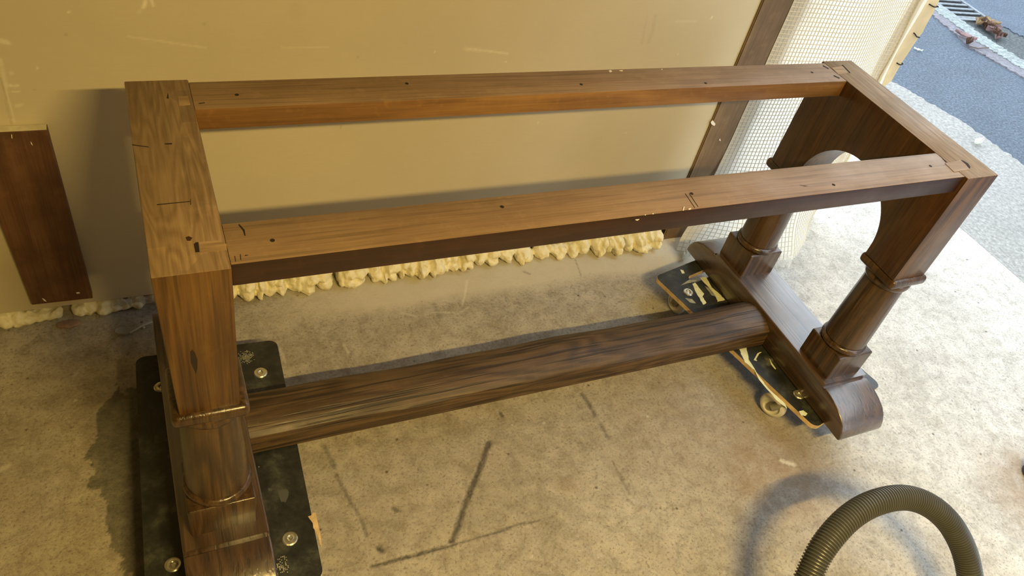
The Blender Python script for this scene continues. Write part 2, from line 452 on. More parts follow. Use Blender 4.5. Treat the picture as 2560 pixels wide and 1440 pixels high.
slab('concrete_apron', [Vector(p) for p in [(2.835, 6.0), (2.838,.61), (2.838,.34), (2.838,-2.6)]], jE, -.10, -.001, M['apron'])
slab('tarmac_drive', jE, jK1, -.10, -.014, M['tarmac'])
slab('mortar_strip', jK1, jK2, -.10, -.006, M['pink'])
slab('kerb_strip', jK2, jK3, -.10, -.002, M['kerb'])
slab('gutter', jK3, jK4, -.10, -.016, M['gutter'])
slab('road', jK4, [Vector((14, 8.5)), Vector((14, -3.5))], -.10, -.010, M['road'])
o = obj('ground_beyond', box(-6, 14.5, -6, 12, -.3, -.12), M['tarmac']); o['kind'] = 'structure'

# drain grate
M['iron'] = plain('cast_iron', (.16,.185,.21), .55, .3, var=.25, vs=40, bump=.3)
M['pit'] = plain('drain_pit', (.012,.014,.016), .9)
gA, gB, gC, gD = [Vector((*gp(*p), 0)) for p in [(2352,19),(2397,51),(2453,46),(2393,2)]]   # near edge A-B, far edge D-C
gdir = (gB-gA).normalized(); gl = (gB-gA).length
gn = Vector((-gdir.y, gdir.x, 0)); 
if (gD-gA).dot(gn) < 0: gn = -gn
gw = .30
gA = gA-gdir*.38; gl = gl+.38
drain = empty('drain_grate', gA, 'ribbed cast iron drain grate set in the gutter at top right', 'drain')
def rotbox(bm, o, u, v, a0, a1, b0, b1, z0, z1):
    q = [o+u*a+v*b_ for a, b_ in ((a0,b0),(a1,b0),(a1,b1),(a0,b1))]
    add_prism(bm, [(p.x, p.y) for p in q], 2, z0, z1)
bm = bmesh.new(); fr = .028
rotbox(bm, gA, gdir, gn, 0, gl, 0, fr, -.03, -.004); rotbox(bm, gA, gdir, gn, 0, gl, gw-fr, gw, -.03, -.004)
rotbox(bm, gA, gdir, gn, 0, fr, fr, gw-fr, -.03, -.004); rotbox(bm, gA, gdir, gn, gl-fr, gl, fr, gw-fr, -.03, -.004)
obj('frame', bm, M['iron'], drain)
bm = bmesh.new(); rotbox(bm, gA, gdir, gn, fr, gl-fr, fr, gw-fr, -.0155, -.0145); obj('pit', bm, M['pit'], drain)
nb = int((gl-2*fr)/.058); barmesh = None
for k in range(nb):
    a = fr+(k+.72)*(gl-2*fr)/nb
    bm = bmesh.new(); rotbox(bm, gA, gdir, gn, a-.0125, a+.0125, fr, gw-fr, -.0145, -.005); bevel_sharp(bm, .003, 30, 1)
    obj('bar', bm, M['iron'], drain)

# leaves and scraps
M['leaf_b'] = plain('dead_leaf_brown', (.20,.115,.075), .7, var=.5, vs=30)
M['leaf_t'] = plain('dead_leaf_tan', (.50,.38,.24), .7, var=.3, vs=30)
M['leaf_p'] = plain('dead_leaf_pink', (.42,.30,.30), .7, var=.3, vs=30)
M['twig'] = plain('twig', (.12,.08,.06), .8)
def leaf_bm(L_, W_, curl, seed):
    random.seed(seed); bm = bmesh.new(); nx, ny = 9, 5; g = []
    for i in range(nx):
        t = i/(nx-1); w = W_*math.sin(math.pi*min(1, t*.92+.06))**.8*random.uniform(.85, 1.1); row = []
        for j in range(ny):
            s = j/(ny-1)*2-1
            row.append(bm.verts.new(((t-.5)*L_, s*w*.5, curl*(s*s*W_*.6)+curl*L_*.5*(t-.5)**2+random.uniform(-1,1)*.003)))
        g.append(row)
    for i in range(nx-1):
        for j in range(ny-1): bm.faces.new((g[i][j], g[i+1][j], g[i+1][j+1], g[i][j+1]))
    bmesh.ops.solidify(bm, geom=bm.faces[:], thickness=.0012)
    return bm
def flat_thing(name, bm, mat, loc, rz, label, cat, group=None, rx=0):
    o = obj(name, bm, mat, None); o.location = loc; o.rotation_euler = (rx, 0, rz)
    return setp(o, label, cat, group)
heap = [(2448,58,.11,'leaf_t',.3),(2462,64,.10,'leaf_b',1.2),(2475,62,.10,'leaf_t',2.1),(2470,72,.09,'leaf_b',.2),(2480,80,.10,'leaf_p',2.8),(2488,86,.09,'leaf_b',1.0),(2494,94,.08,'leaf_p',.4),(2500,88,.07,'leaf_b',2.2),(2485,70,.08,'leaf_p',1.7),(2458,54,.07,'leaf_b',2.6)]
for i, (x, y, L_, mn, rz) in enumerate(heap):
    v = at(x, y, 2, .0)
    flat_thing('dead_leaf', leaf_bm(L_, L_*.6, .8, i), M[mn], (v.x, v.y, -.008+.004*(i % 3)), rz, {'leaf_t': 'tan curled dead leaf in the heap at the end of the drain grate', 'leaf_b': 'dark brown dead leaf in the heap beside the drain grate', 'leaf_p': 'pinkish dead leaf in the heap beside the drain grate'}[mn], 'leaf', {'leaf_t': 'tan', 'leaf_b': 'dark brown', 'leaf_p': 'pinkish'}[mn]+' dead leaves heaped at the drain')
v = at(2410, 95, 2, -.004)
flat_thing('dead_leaf', leaf_bm(.13, .055, .5, 31), M['leaf_p'], (v.x, v.y, .002), -1.1, 'single pinkish brown dead leaf on the mortar strip by the kerb', 'leaf')
v = at(2417, 112, 2, -.004)
flat_thing('dead_leaf', leaf_bm(.07, .04, 1.2, 32), M['leaf_b'], (v.x, v.y, .002), .4, 'small curled red brown leaf at the edge of the tarmac drive', 'leaf')
bm = bmesh.new(); add_tube(bm, [at(2425,116,2,.0), at(2445,121,2,.003), at(2472,119,2,.006)], .003, 6)
setp(obj('twig', bm, M['twig']), 'thin dark twig lying across the mortar strip', 'twig')
M['paper'] = plain('pale_scrap', (.80,.82,.74), .7)
v = at(2441, 361, 2, 0); flat_thing('paper_scrap', leaf_bm(.075, .03, .9, 41), M['paper'], (v.x, v.y, .006), .2, 'crumpled pale scrap lying on the concrete beside the tarmac edge', 'litter')
v = at(2294, 126, 2, -.01); flat_thing('petal', leaf_bm(.05, .018, .6, 42), M['paper'], (v.x, v.y, -.008), -.7, 'tiny pale green fleck on the blue grey tarmac drive', 'litter')

# ------------------------------------------------------------------ garage shell
def mat_wall():
    mt, nt, b = newmat('painted_board'); T = NT(nt); c = T.coord()
    A = lambda k: T.n('ShaderNodeAttribute', attribute_name=k).outputs['Fac']
    n = T.noise(c, 2.2, 4, .6); f = T.noise(T.coord(scale=(1,1,1.0)), 120, 4, .6); w = T.noise(T.coord(scale=(10, 10, 90)), 2.2, 4, .6)
    col = T.ramp(n, [(.3, (.56,.49,.34)), (.7, (.62,.545,.385))])
    col = T.mix(T.ramp(w, [(.3, .10), (.6, 0.0)]), col, (.47,.40,.29))
    vo = T.n('ShaderNodeTexVoronoi', i={'Vector': c, 'Scale': 11.0}).outputs
    sel = T.n('ShaderNodeSeparateColor', i={0: vo['Color']}).outputs
    d1 = T.math('MULTIPLY', T.ramp(vo['Distance'], [(.014, 1.0), (.022, 0.0)]), T.ramp(sel[0], [(.55, 0.0), (.57, .8)]))
    d2 = T.math('MULTIPLY', T.ramp(vo['Distance'], [(.016, 1.0), (.022, 0.0)]), T.ramp(sel[1], [(.86, 0.0), (.88, .8)]))
    col = T.mix(d1, col, (.86,.80,.66)); col = T.mix(d2, col, (.12,.09,.05))
    col = T.mix(A('pale'), col, (.90,.84,.68)); col = T.mix(A('dark'), col, (.36,.31,.20))
    nt.links.new(col, b.inputs['Base Color']); b.inputs['Roughness'].default_value = .55
    nt.links.new(T.bump(T.mix(.5, w, f), .10, .002), b.inputs['Normal'])
    return mt
M['wall'] = mat_wall()
YW = .766
def build_wall():
    st = .0032
    U = np.concatenate([[-2.2, -1.2], np.arange(-.5, 1.64, st), [1.645]]); V = np.concatenate([[FZ-.77], np.arange(.05, .98, st), [1.4, 2.5]])
    uu, vv = np.meshgrid(U, V, indexing='ij'); P = np.stack([uu.ravel(), vv.ravel()], 1)
    K = (0, 2)
    pale = strokes(P, [([(318,91),(345,95),(400,102),(460,112),(516,120)], .0019, .33), ([(1165,123),(1190,124),(1215,127),(1268,134)], .0024, .42), ([(1163,122),(1200,126)], .005, .22),
        ([(704,118),(740,119),(820,119)], .0016, .25), ([(362,2),(361,10),(360,18)], .0034, .9), ([(378,0),(381,6),(383,14)], .0028, .7), ([(346,31),(350,26)], .003, .25),
        ([(172,30)], .0024, .8), ([(94,170)], .0024, .8), ([(25,214),(44,214)], .0026, .6), ([(30,229),(47,229)], .002, .5), ([(4,103),(18,106)], .005, .6), ([(42,264),(55,262)], .003, .4), ([(28,182)], .004, .4),
        ([(0,150),(8,185),(14,215)], .0034, .42), ([(14,215),(24,262),(35,305)], .0018, .42), ([(1690,54),(1740,53)], .003, .2), ([(1778,46),(1780,42)], .0024, .6), ([(1695,136)], .002, .5),
        ([(1087,129)], .002, .8), ([(1265,154)], .002, .7), ([(1345,306)], .002, .6), ([(1565,332)], .002, .6)], 1, YW, K)
    dark = strokes(P, [([(1638,40),(1632,75),(1622,104)], .0050, .28), ([(1618,40),(1612,70),(1604,108)], .003, .24), ([(740,20),(742,30)], .014, .10),
        ([(2,195),(12,240),(20,270),(30,310)], .0016, .55), ([(165,86)], .0024, .8), ([(853,315),(852,320)], .002, .7), ([(894,142)], .002, .8), ([(86,224)], .0022, .6), ([(510,60)], .003, .4)], 1, YW, K, 4)
    o = grid_mesh('wall_back', U, V, lambda Q: np.stack([Q[:, 0], np.full(len(Q), YW), Q[:, 1]], 1), dict(pale=pale, dark=dark), M['wall'])
    bm = bmesh.new(); bm.from_mesh(o.data)
    bmesh.ops.reverse_faces(bm, faces=bm.faces[:])
    add_box(bm, -2.2, 1.645, YW+.0005, YW+.014, FZ-.77, 2.5)
    bm.to_mesh(o.data); bm.free(); o['kind'] = 'structure'
build_wall()
M['block'] = plain('rough_block', (.30,.26,.19), .9, var=.3, vs=20, bump=.5)
M['ceil'] = plain('ceiling_board', (.22,.19,.15), .8)
def struct(name, bm, mat): o = obj(name, bm, mat); o['kind'] = 'structure'; return o
struct('wall_behind', box(-2.2, 1.64, YW+.03, YW+.15, -.05, 2.5), M['block'])
struct('wall_left', box(-2.3, -2.2, -2.7, YW+.15, -.05, 2.5), M['ceil'])
struct('wall_front', box(-2.3, 1.82, -2.7, -2.6, -.05, 2.5), M['ceil'])
struct('ceiling', box(-2.3, 1.82, -2.7, YW+.15, 2.36, 2.5), M['ceil'])
bm = box(1.72, 1.82, -2.6, YW, 1.92, 2.36); add_box(bm, 1.72, 1.82, -2.6, -.85, -.05, 1.92)
struct('wall_right', bm, M['ceil'])       # lintel and pier beside the open door

M['render'] = plain('blocker_render', (.20,.17,.15), .9, var=.2, vs=2)
struct('sky_blocker', box(9.5, 10.2, -12, 2.6, -.1, 8.0), M['render'])       # added wall out of frame, blocks low sky light into the garage
# stud at the end of the boarding
stud = empty('timber_stud', (1.59, YW, 0), 'dark brown upright timber stud between tan wall board and mesh sheeting', 'timber')
bm = box(1.536, 1.640, YW-.007, YW-.0003, .0, 2.35); bmesh.ops.bevel(bm, geom=[e for e in bm.edges if abs(e.verts[0].co.x-e.verts[1].co.x) < 1e-4 and abs(e.verts[0].co.y-e.verts[1].co.y) < 1e-4], offset=.004, segments=3, affect='EDGES')
obj('post', bm, M['stud'], stud)
obj('backing_batten', box(1.648, 1.70, YW+.002, YW+.09, 0, 2.35), M['stud'], stud)
for p in [[(1776,305),(1781,300),(1788,309),(1785,314),(1778,310)], [(1797,350),(1799,345),(1801,352)]]:
    obj('plaster_fleck', plate_px([p], 1, YW-.0072, -.002), M['chalk'], stud)

# plank fixed on the wall at left
plank = empty('wall_plank', (-.215, YW, .06), 'brown stained plank fixed upright on the tan wall at left', 'plank')
pz0, pz1 = FZ-.757, FZ-.272
bm = bmesh.new()
YP = YW-.022
_c = [at(118, 325, 1, YP), at(232, 746, 1, YP), at(80, 762, 1, YP), at(-60, 340, 1, YP)]
pz1 = _c[0].z
add_prism(bm, [(-.292, pz1), (_c[0].x, pz1), (_c[1].x, _c[1].z), (_c[2].x, _c[2].z-.001)], 1, YP, YW-.0002, 0)
bevel_sharp(bm, .001, 30, 1)
bm.normal_update()
for f in bm.faces:
    if f.normal.z > .9: f.material_index = 1
obj('board', bm, [M['plank'], M['plank_end']], plank)
for p in [[(105,745),(112,748),(117,754),(110,752)], [(190,731),(198,730),(200,733),(192,734)], [(28,336),(30,336),(31,346),(29,345)], [(76,353),(80,358),(82,364),(78,360)]]:
    obj('scuff', plate_px([p], 1, YP-.0001, -.0008), M['chalk'], plank)

# ------------------------------------------------------------------ expanding foam along the foot of the wall
def mat_foam():
    mt, nt, b = newmat('expanding_foam'); T = NT(nt); c = T.coord()
    n = T.noise(c, 45, 5, .7); g = T.noise(c, 12, 3, .5)
    col = T.ramp(n, [(.3, (.72,.62,.36)), (.5, (.86,.80,.56)), (.7, (.92,.88,.72))])
    nt.links.new(col, b.inputs['Base Color']); b.inputs['Roughness'].default_value = .5
    b.inputs['Subsurface Weight'].default_value = .0
    nt.links.new(T.bump(n, .6, .006), b.inputs['Normal'])
    return mt
M['foam'] = mat_foam()
def foam(name, lobes, label, flake=0):
    bm = bmesh.new()
    for (x, y, z, rx, ry, rz, tilt) in lobes:
        r = bmesh.ops.create_icosphere(bm, subdivisions=2, radius=1)
        vs = r['verts']; mt_ = Matrix.Translation((x, y, z)) @ Matrix.Rotation(tilt, 4, 'Y') @ Matrix.Diagonal((rx, ry, rz, 1))
        for v in vs:
            v.co = mt_ @ v.co
            v.co += noise.noise_vector(v.co*55)*.0055 + noise.noise_vector(v.co*140)*.002
            v.co.z = max(v.co.z, .0005); v.co.y = min(v.co.y, YW+.028)
    o = obj(name, bm, M['foam'])
    rm = o.modifiers.new('fuse', 'REMESH'); rm.mode = 'VOXEL'; rm.voxel_size = .0032; rm.use_smooth_shade = True
    tx = bpy.data.textures.new('foam_lumps', 'CLOUDS'); tx.noise_scale = .014; tx.noise_depth = 3
    dm = o.modifiers.new('lumps', 'DISPLACE'); dm.texture = tx; dm.texture_coords = 'GLOBAL'; dm.strength = .0075; dm.mid_level = .5
    return setp(o, label, 'foam')
random.seed(11)
lob = []; x = .155
while x < 1.50:
    w = random.choice([.018, .024, .032, .044])*random.uniform(.9, 1.1)
    big = 1.0 if x < 1.0 else (.55 if x < 1.20 else 1.12)
    yf = np.interp(x, [.18, .68, 1.13, 1.25, 1.50], [.7358, .722, .738, .716, .695])+random.uniform(-.016, .008)
    ry = (.800-yf)*.62
    for k in range(2):
        zz = (.020, .040)[k]*big
        lob.append((x+random.uniform(-.008,.008), yf+ry+(0, .006)[k], zz*random.uniform(.8,1.2), w*random.uniform(.5,.7), ry, (.026, .024)[k]*big**.5, random.uniform(-.5,.5)))
    x += w*1.02
foam('foam_bead', lob, 'lumpy cream expanding foam bead on the floor behind the table rails')
lob = []; x = -.60
while x < -.03:
    w = random.uniform(.018, .034); yf = .757+random.uniform(-.008, .006)
    if not (-.215 < x < -.197):
        lob.append((x, yf+.022, .014, w*.7, .024, random.uniform(.014, .02), random.uniform(-.4,.4)))
        if random.random() < .5: lob.append((x, yf+.03, .028, w*.6, .02, .014, random.uniform(-.4,.4)))
    x += w*.9
foam('foam_bead', lob, 'thin cream foam bead under the wall board left of the table')

# crumpled film, stone, spoon, crumb at the left corner
def mat_film(name='clear_film', col=(.85,.82,.74), tr=.55):
    mt, nt, b = newmat(name)
    b.inputs['Base Color'].default_value = (*col, 1); b.inputs['Roughness'].default_value = .2
    b.inputs['Alpha'].default_value = 1-tr
    return mt
M['film'] = mat_film()
def crumple(corners, nu, nv, amp, seed, lift=0):
    bm = bmesh.new(); g = []; a, b_, c, d = [Vector(p) for p in corners]
    for i in range(nu+1):
        row = []
        for j in range(nv+1):
            u, v = i/nu, j/nv
            p = (a*(1-u)+b_*u)*(1-v)+(d*(1-u)+c*u)*v
            q = p*48+Vector((seed, seed*2, 0))
            n_ = noise.noise_vector(q)*amp + noise.noise_vector(q*2.3)*amp*.5
            p = p+Vector((n_.x, n_.y*.8, abs(n_.z)*1.5+lift)); p.z = max(p.z, .0012); p.y = min(p.y, YW-.001)
            row.append(bm.verts.new(p))
        g.append(row)
    for i in range(nu):
        for j in range(nv): bm.faces.new((g[i][j], g[i+1][j], g[i+1][j+1], g[i][j+1]))
    bmesh.ops.solidify(bm, geom=bm.faces[:], thickness=.0004)
    return bm
bm = crumple([at(272,775,2,.008), at(388,760,2,.01), at(386,740,1,YW-.006), at(292,757,1,YW-.006)], 40, 20, .010, 5, .003)
setp(obj('crumpled_film', bm, M['film'], sharp=15), 'crumpled clear plastic film on the floor between wall and table leg', 'plastic film')
random.seed(5)
bm = bmesh.new(); c = at(172, 811, 2, .004)
pts = [(c.x+.027*math.cos(a)*random.uniform(.85,1.1), c.y+.012*math.sin(a)*random.uniform(.8,1.15)) for a in np.linspace(0, 2*math.pi, 13)[:-1]]
add_prism(bm, pts, 2, .0005, .009); bevel_sharp(bm, .002, 30, 2)
M['stone'] = plain('pink_stone', (.30,.20,.16), .7, var=.2, vs=60)
setp(obj('stone_chip', bm, M['stone']), 'flat pinkish brown stone chip against the foam at far left', 'stone')
M['spoon'] = plain('translucent_spoon', (.55,.55,.50), .25)
sp = empty('plastic_spoon', at(305, 832, 2, 0), 'greyish translucent plastic spoon on the floor below the crumpled film', 'spoon')
bm = bmesh.new(); a = at(288, 827, 2, .004); b_ = at(326, 833, 2, .004); ax = (b_-a).normalized(); ay = Vector((-ax.y, ax.x, 0)); g = []
for i in range(15):
    t = i/14; w = .0125*math.sqrt(max(0, 1-(2*t-1)**2))+.0003; row = []
    for j in range(9):
        s = j/8*2-1; row.append(bm.verts.new(a+ax*((b_-a).length*(t))+ay*(s*w)+Vector((0,0,.0015+.005*(s*s)*math.sin(math.pi*t)+.002*(2*t-1)**2))))
    g.append(row)
for i in range(14):
    for j in range(8): bm.faces.new((g[i][j], g[i+1][j], g[i+1][j+1], g[i][j+1]))
bmesh.ops.solidify(bm, geom=bm.faces[:], thickness=.001)
obj('bowl', bm, M['spoon'], sp)
bm = bmesh.new(); add_tube(bm, [at(324,832,2,.006), at(336,826,2,.008), at(352,816,2,.010), at(380,804,2,.008)], .003, 6, radii=[.0025,.0022,.0026,.0034])
obj('handle', bm, M['spoon'], sp)
bm = bmesh.new(); bmesh.ops.create_icosphere(bm, subdivisions=2, radius=.0035)
for v in bm.verts: v.co += noise.noise_vector(v.co*300)*.001
o = obj('foam_crumb', bm, M['chalk']); o.location = at(360, 819, 2, .003); setp(o, 'tiny white foam crumb beside the spoon handle', 'foam')

# ------------------------------------------------------------------ mesh reinforced sheeting
def mat_sheet():
    mt = bpy.data.materials.new('reinforced_sheet'); mt.use_nodes = True; nt = mt.node_tree; T = NT(nt); nt.nodes.clear()
    c = T.coord(); n = T.noise(c, 9, 3, .5)
    col = T.ramp(n, [(.3, (.86,.80,.66)), (.7, (.93,.90,.80))])
    df = T.n('ShaderNodeBsdfDiffuse', i={0: col}); tr = T.n('ShaderNodeBsdfTranslucent', i={0: col}); gl = T.n('ShaderNodeBsdfGlossy', i={0: (1,1,1,1), 1: .35})
    tp = T.n('ShaderNodeBsdfTransparent')
    m1 = T.n('ShaderNodeMixShader', i={0: .50, 1: df.outputs[0], 2: tr.outputs[0]})
    m2 = T.n('ShaderNodeMixShader', i={0: .06, 1: m1.outputs[0], 2: gl.outputs[0]})
    m3 = T.n('ShaderNodeMixShader', i={0: .12, 1: m2.outputs[0], 2: tp.outputs[0]})
    out = T.n('ShaderNodeOutputMaterial', i={0: m3.outputs[0]})
    return mt
M['sheet'] = mat_sheet()
M['scrim'] = plain('scrim_thread', (.60,.54,.41), .7)
ZT = FZ+.42
def xr(z):                                    # right margin of the sheet
    zz = z-FZ
    return float(np.interp(zz, [-.815, -.45, -.25, .02, .42], [2.235, 2.20, 2.150, 2.125, 2.11]))
def sheet_pt(u, v):
    """u 0..1 left to right, v 0..1 top to floor, then the foot flares forward"""
    z = ZT*(1-v)
    x0 = 1.645; x1 = xr(z); x = x0+(x1-x0)*u
    y = YW-.004-.030*math.sin(math.pi*min(1, u*1.05))*(.6+.4*math.sin(z*3.1))-.012*math.sin(u*9+z*4)*u
    fl = max(0, (.42-z)/.42)**1.6
    yb = float(np.interp(u, [0, .3, .62, .8, 1], [.700, .600, .585, .66, .775]))
    y = y+(yb-y)*fl
    x = x-(.07*(1-u)+.02)*fl
    y += .006*math.sin(z*37+u*7)*fl + .003*noise.noise(Vector((u*4, z*6, 3)))
    if u > .93: y -= .008*((u-.93)/.07)*(1-fl)
    return Vector((x, y, max(z, .001)))
sheet = empty('mesh_sheeting', (1.9, .75, 0), 'cream translucent sheeting with square reinforcing mesh hung by the doorway', 'sheeting')
def grid_obj(nu, nv, name, mat, parent, fn, thick):
    bm = bmesh.new(); g = [[bm.verts.new(fn(i/nu, j/nv)) for j in range(nv+1)] for i in range(nu+1)]
    for i in range(nu):
        for j in range(nv): bm.faces.new((g[i][j], g[i+1][j], g[i+1][j+1], g[i][j+1]))
    if thick: bmesh.ops.solidify(bm, geom=bm.faces[:], thickness=thick)
    return obj(name, bm, mat, parent)
grid_obj(70, 150, 'film', M['sheet'], sheet, sheet_pt, 0)
def threads():
    bm = bmesh.new(); hw = .00125; N = Vector((-.35, -.9, .2)).normalized()
    pitch = .0128; nu = int(.56/pitch); nvv = int(ZT/pitch)
    def ribbon(pts, side):
        prev = None
        for k, p in enumerate(pts):
            t = (pts[min(k+1, len(pts)-1)]-pts[max(k-1, 0)]).normalized(); s = t.cross(N).normalized()*hw
            q = [bm.verts.new(p+s+N*.0006), bm.verts.new(p+N*.0012), bm.verts.new(p-s+N*.0006)]
            if prev:
                bm.faces.new((prev[0], prev[1], q[1], q[0])); bm.faces.new((prev[1], prev[2], q[2], q[1]))
            prev = q
    for i in range(nu+1): ribbon([sheet_pt(i/nu, j/70) for j in range(71)], 0)
    for j in range(nvv+1): ribbon([sheet_pt(i/30, j/nvv) for i in range(31)], 1)
    return obj('scrim', bm, M['scrim'], sheet)
threads()['kind'] = 'stuff'
M['hem'] = plain('white_hem', (.88,.87,.82), .5)
bm = bmesh.new()
hp = [sheet_pt(1, t/40) for t in range(0, 40)]
add_tube(bm, [p+Vector((0, -.004, 0)) for p in hp], .008, 8, radii=[.007+.003*math.sin(i*.6) for i in range(40)])
obj('hem', bm, M['hem'], sheet)
M['strip'] = plain('tan_edge_strip', (.62,.50,.30), .7, var=.12, vs=10)
strip = empty('edge_strip', (2.17, YW+.01, 0), 'tan ragged strip along the doorway edge of the sheeting', 'strip')
random.seed(9)
bm = bmesh.new(); edge = [(q.x, q.z) for q in [at(x_, y_, 1, YW+.006) for x_, y_ in [(2349,0),(2342,14),(2331,36),(2318,58),(2307,80),(2297,93),(2284,112),(2270,134),(2255,156),(2243,177),(2229,202)]]]
pts = [(2.10, .12), (2.10, ZT)]+[(2.20+random.uniform(-.006, .006), z) for z in np.linspace(ZT, edge[0][1]+.02, 14)]+edge+[(2.195+random.uniform(-.004, .004), z) for z in np.linspace(edge[-1][1]-.02, .12, 20)]
add_prism(bm, pts, 1, YW+.006, YW+.020); bmesh.ops.triangulate(bm, faces=[f for f in bm.faces if len(f.verts) > 4])
obj('board', bm, M['strip'], strip)
for (a, b_) in [((2324,11),(2344,16)), ((2285,83),(2297,93)), ((2243,158),(2256,159))]:
    p, q = at(*a, 1, YW+.004), at(*b_, 1, YW+.004)
    bm = bmesh.new(); add_tube(bm, [p+Vector((0,.004,0)), p+Vector((0,-.003,0)), (p+q)/2+Vector((0,-.004,-.003)), q+Vector((0,-.003,0)), q+Vector((0,.004,0))], .0018, 6)
    obj('tie', bm, M['hole'], strip)
# white crumpled end of sheet on the floor by the stud
bm = crumple([at(1700,660,2,.004), at(1735,632,2,.01), at(1745,600,2,.03), at(1716,612,2,.03)], 20, 14, .012, 17, .004)
M['white_film'] = plain('white_film', (.80,.78,.68), .45)
setp(obj('sheet_scrap', bm, M['white_film'], sharp=20), 'crumpled whitish plastic scrap on the floor between foam bead and table foot', 'plastic film')
bm = crumple([at(1934,672,2,.002), at(1975,670,2,.004), at(1985,640,2,.02), at(1950,640,2,.03)], 20, 14, .010, 23, .002)
setp(obj('sheet_scrap', bm, M['film'], sharp=20), 'torn clear plastic corner on the concrete behind the right table column', 'plastic film')

# ------------------------------------------------------------------ dollies
def mat_ply():
    mt, nt, b = newmat('black_film_faced_plywood'); T = NT(nt); c = T.coord()
    n = T.noise(c, 18, 6, .7)
    col = T.ramp(n, [(.38, (.012,.013,.013)), (.52, (.026,.028,.026)), (.68, (.075,.078,.068))])
    vo = T.n('ShaderNodeTexVoronoi', i={'Vector': c, 'Scale': 42.0}).outputs
    sel = T.n('ShaderNodeSeparateColor', i={0: vo['Color']}).outputs
    d1 = T.math('MULTIPLY', T.ramp(vo['Distance'], [(.05, 1.0), (.1, 0.0)]), T.ramp(sel[0], [(.82, 0.0), (.86, .5)]))
    col = T.mix(d1, col, (.42,.42,.36))
    # woven patches where the film pattern catches dust
    wv = T.coord(scale=(260, 260, 1)); ck = T.n('ShaderNodeTexChecker', i={'Vector': wv, 'Scale': 2.2}).outputs[1]
    p = T.math('MULTIPLY', T.ramp(T.noise(T.coord(loc=(4,2,0)), 13, 2, .5), [(.66, 0.0), (.72, .55)]), ck)
    col = T.mix(p, col, (.50,.49,.42))
    nt.links.new(col, b.inputs['Base Color']); b.inputs['Roughness'].default_value = .42
    nt.links.new(T.bump(ck, .12, .0005), b.inputs['Normal'])
    return mt
M['black_ply'] = mat_ply()
M['ply_edge'] = plain('pale_plywood_edge', (.62,.45,.25), .7, var=.2, vs=50)
M['ply_edge2'] = plain('white_plywood_edge', (.62,.60,.52), .7)
M['zinc'] = plain('zinc_plated_steel', (.62,.60,.50), .28, .85, var=.2, vs=80)
M['tyre'] = plain('white_rubber_tyre', (.62,.60,.52), .5, var=.06, vs=30)
M['grey_plastic'] = plain('grey_castor_fork', (.22,.21,.17), .4, .2)
M['paint'] = plain('cream_green_paint', (.72,.74,.50), .5, var=.12, vs=50)
M['paint_g'] = plain('grey_paint_smear', (.30,.30,.25), .6, var=.3, vs=80)
ZB = FZ-.7175; BT = .0135
CAST = None
def castor_tree(parent, lx, ly, ang, trail, wr=.036):
    """one swivel castor under a dolly board, in the dolly's local frame"""
    cs = bpy.data.objects.new('castor', None)
    top = ZB-BT
    bm = bmesh.new(); c_, s_ = math.cos(ang), math.sin(ang)           # wheel axle direction (c_, s_)
    f = Vector((-s_, c_, 0))                                           # rolling direction
    w = Vector((lx, ly, 0))+f*trail
    add_lathe(bm, [(.020, top-.004), (.022, top-.002), (.022, top+.0002)], lx, ly, 20)
    add_lathe(bm, [(.012, top-.016), (.015, top-.004)], lx, ly, 16)
    A_ = Vector((c_, s_, 0))
    for sd in (-1, 1):
        o_ = w+A_*(sd*.0155)
        q = [Vector((lx, ly, 0))+A_*(sd*.0155)-f*.010, Vector((lx, ly, 0))+A_*(sd*.0155)+f*.012, o_+f*.010, o_-f*.010]
        v1 = [bm.verts.new((p.x-A_.x*.0012, p.y-A_.y*.0012, z)) for p, z in zip(q, (top-.005, top-.005, wr-.008, wr-.008))]
        v2 = [bm.verts.new((p.x+A_.x*.0012, p.y+A_.y*.0012, z)) for p, z in zip(q, (top-.005, top-.005, wr-.008, wr-.008))]
        fs = [bm.faces.new(v1[::-1]), bm.faces.new(v2)]+[bm.faces.new((v1[i], v1[(i+1)%4], v2[(i+1)%4], v2[i])) for i in range(4)]
        bmesh.ops.recalc_face_normals(bm, faces=fs)
    q = [Vector((lx, ly, 0))+A_*a+f*b for a, b in ((-.0167,-.010),(.0167,-.010),(.0167,.012),(-.0167,.012))]
    add_prism(bm, [(p.x, p.y) for p in q], 2, top-.008, top-.0045)
    fork = obj('castor', bm, M['grey_plastic'], parent, local=True)
    rim = []
    for k in range(13):
        a = math.pi*k/12; rim.append((wr-.011*(1-math.sin(a)), -.0115*math.cos(a)))
    bm = bmesh.new(); add_lathe(bm, [(.013, -.008)]+[(wr-.012, -.010)]+rim+[(wr-.012, .010)]+[(.013, .008)], 0, 0, 32)
    R_ = Matrix.Translation((w.x, w.y, wr)) @ Vector((0,0,1)).rotation_difference(A_).to_matrix().to_4x4()
    bm.transform(R_); wh = obj('wheel', bm, M['tyre'], fork, local=True)
    bm = bmesh.new(); add_lathe(bm, [(.004, -.0175), (.011, -.013), (.013, -.008), (.013, .008), (.011, .013), (.004, .0175)], 0, 0, 20); bm.transform(R_)
    obj('hub', bm, M['grey_plastic'], fork, local=True)
    return fork
def screw_cup(parent, lx, ly, r=.015):
    bm = bmesh.new()
    add_lathe(bm, [(r, 0), (r, .0014), (r*.86, .0030), (r*.60, .0022), (r*.48, .0030), (r*.36, .0034), (r*.22, .0022), (r*.18, .0008)], lx, ly, 28, ZB)
    return obj('castor_bolt', bm, M['zinc'], parent, local=True)
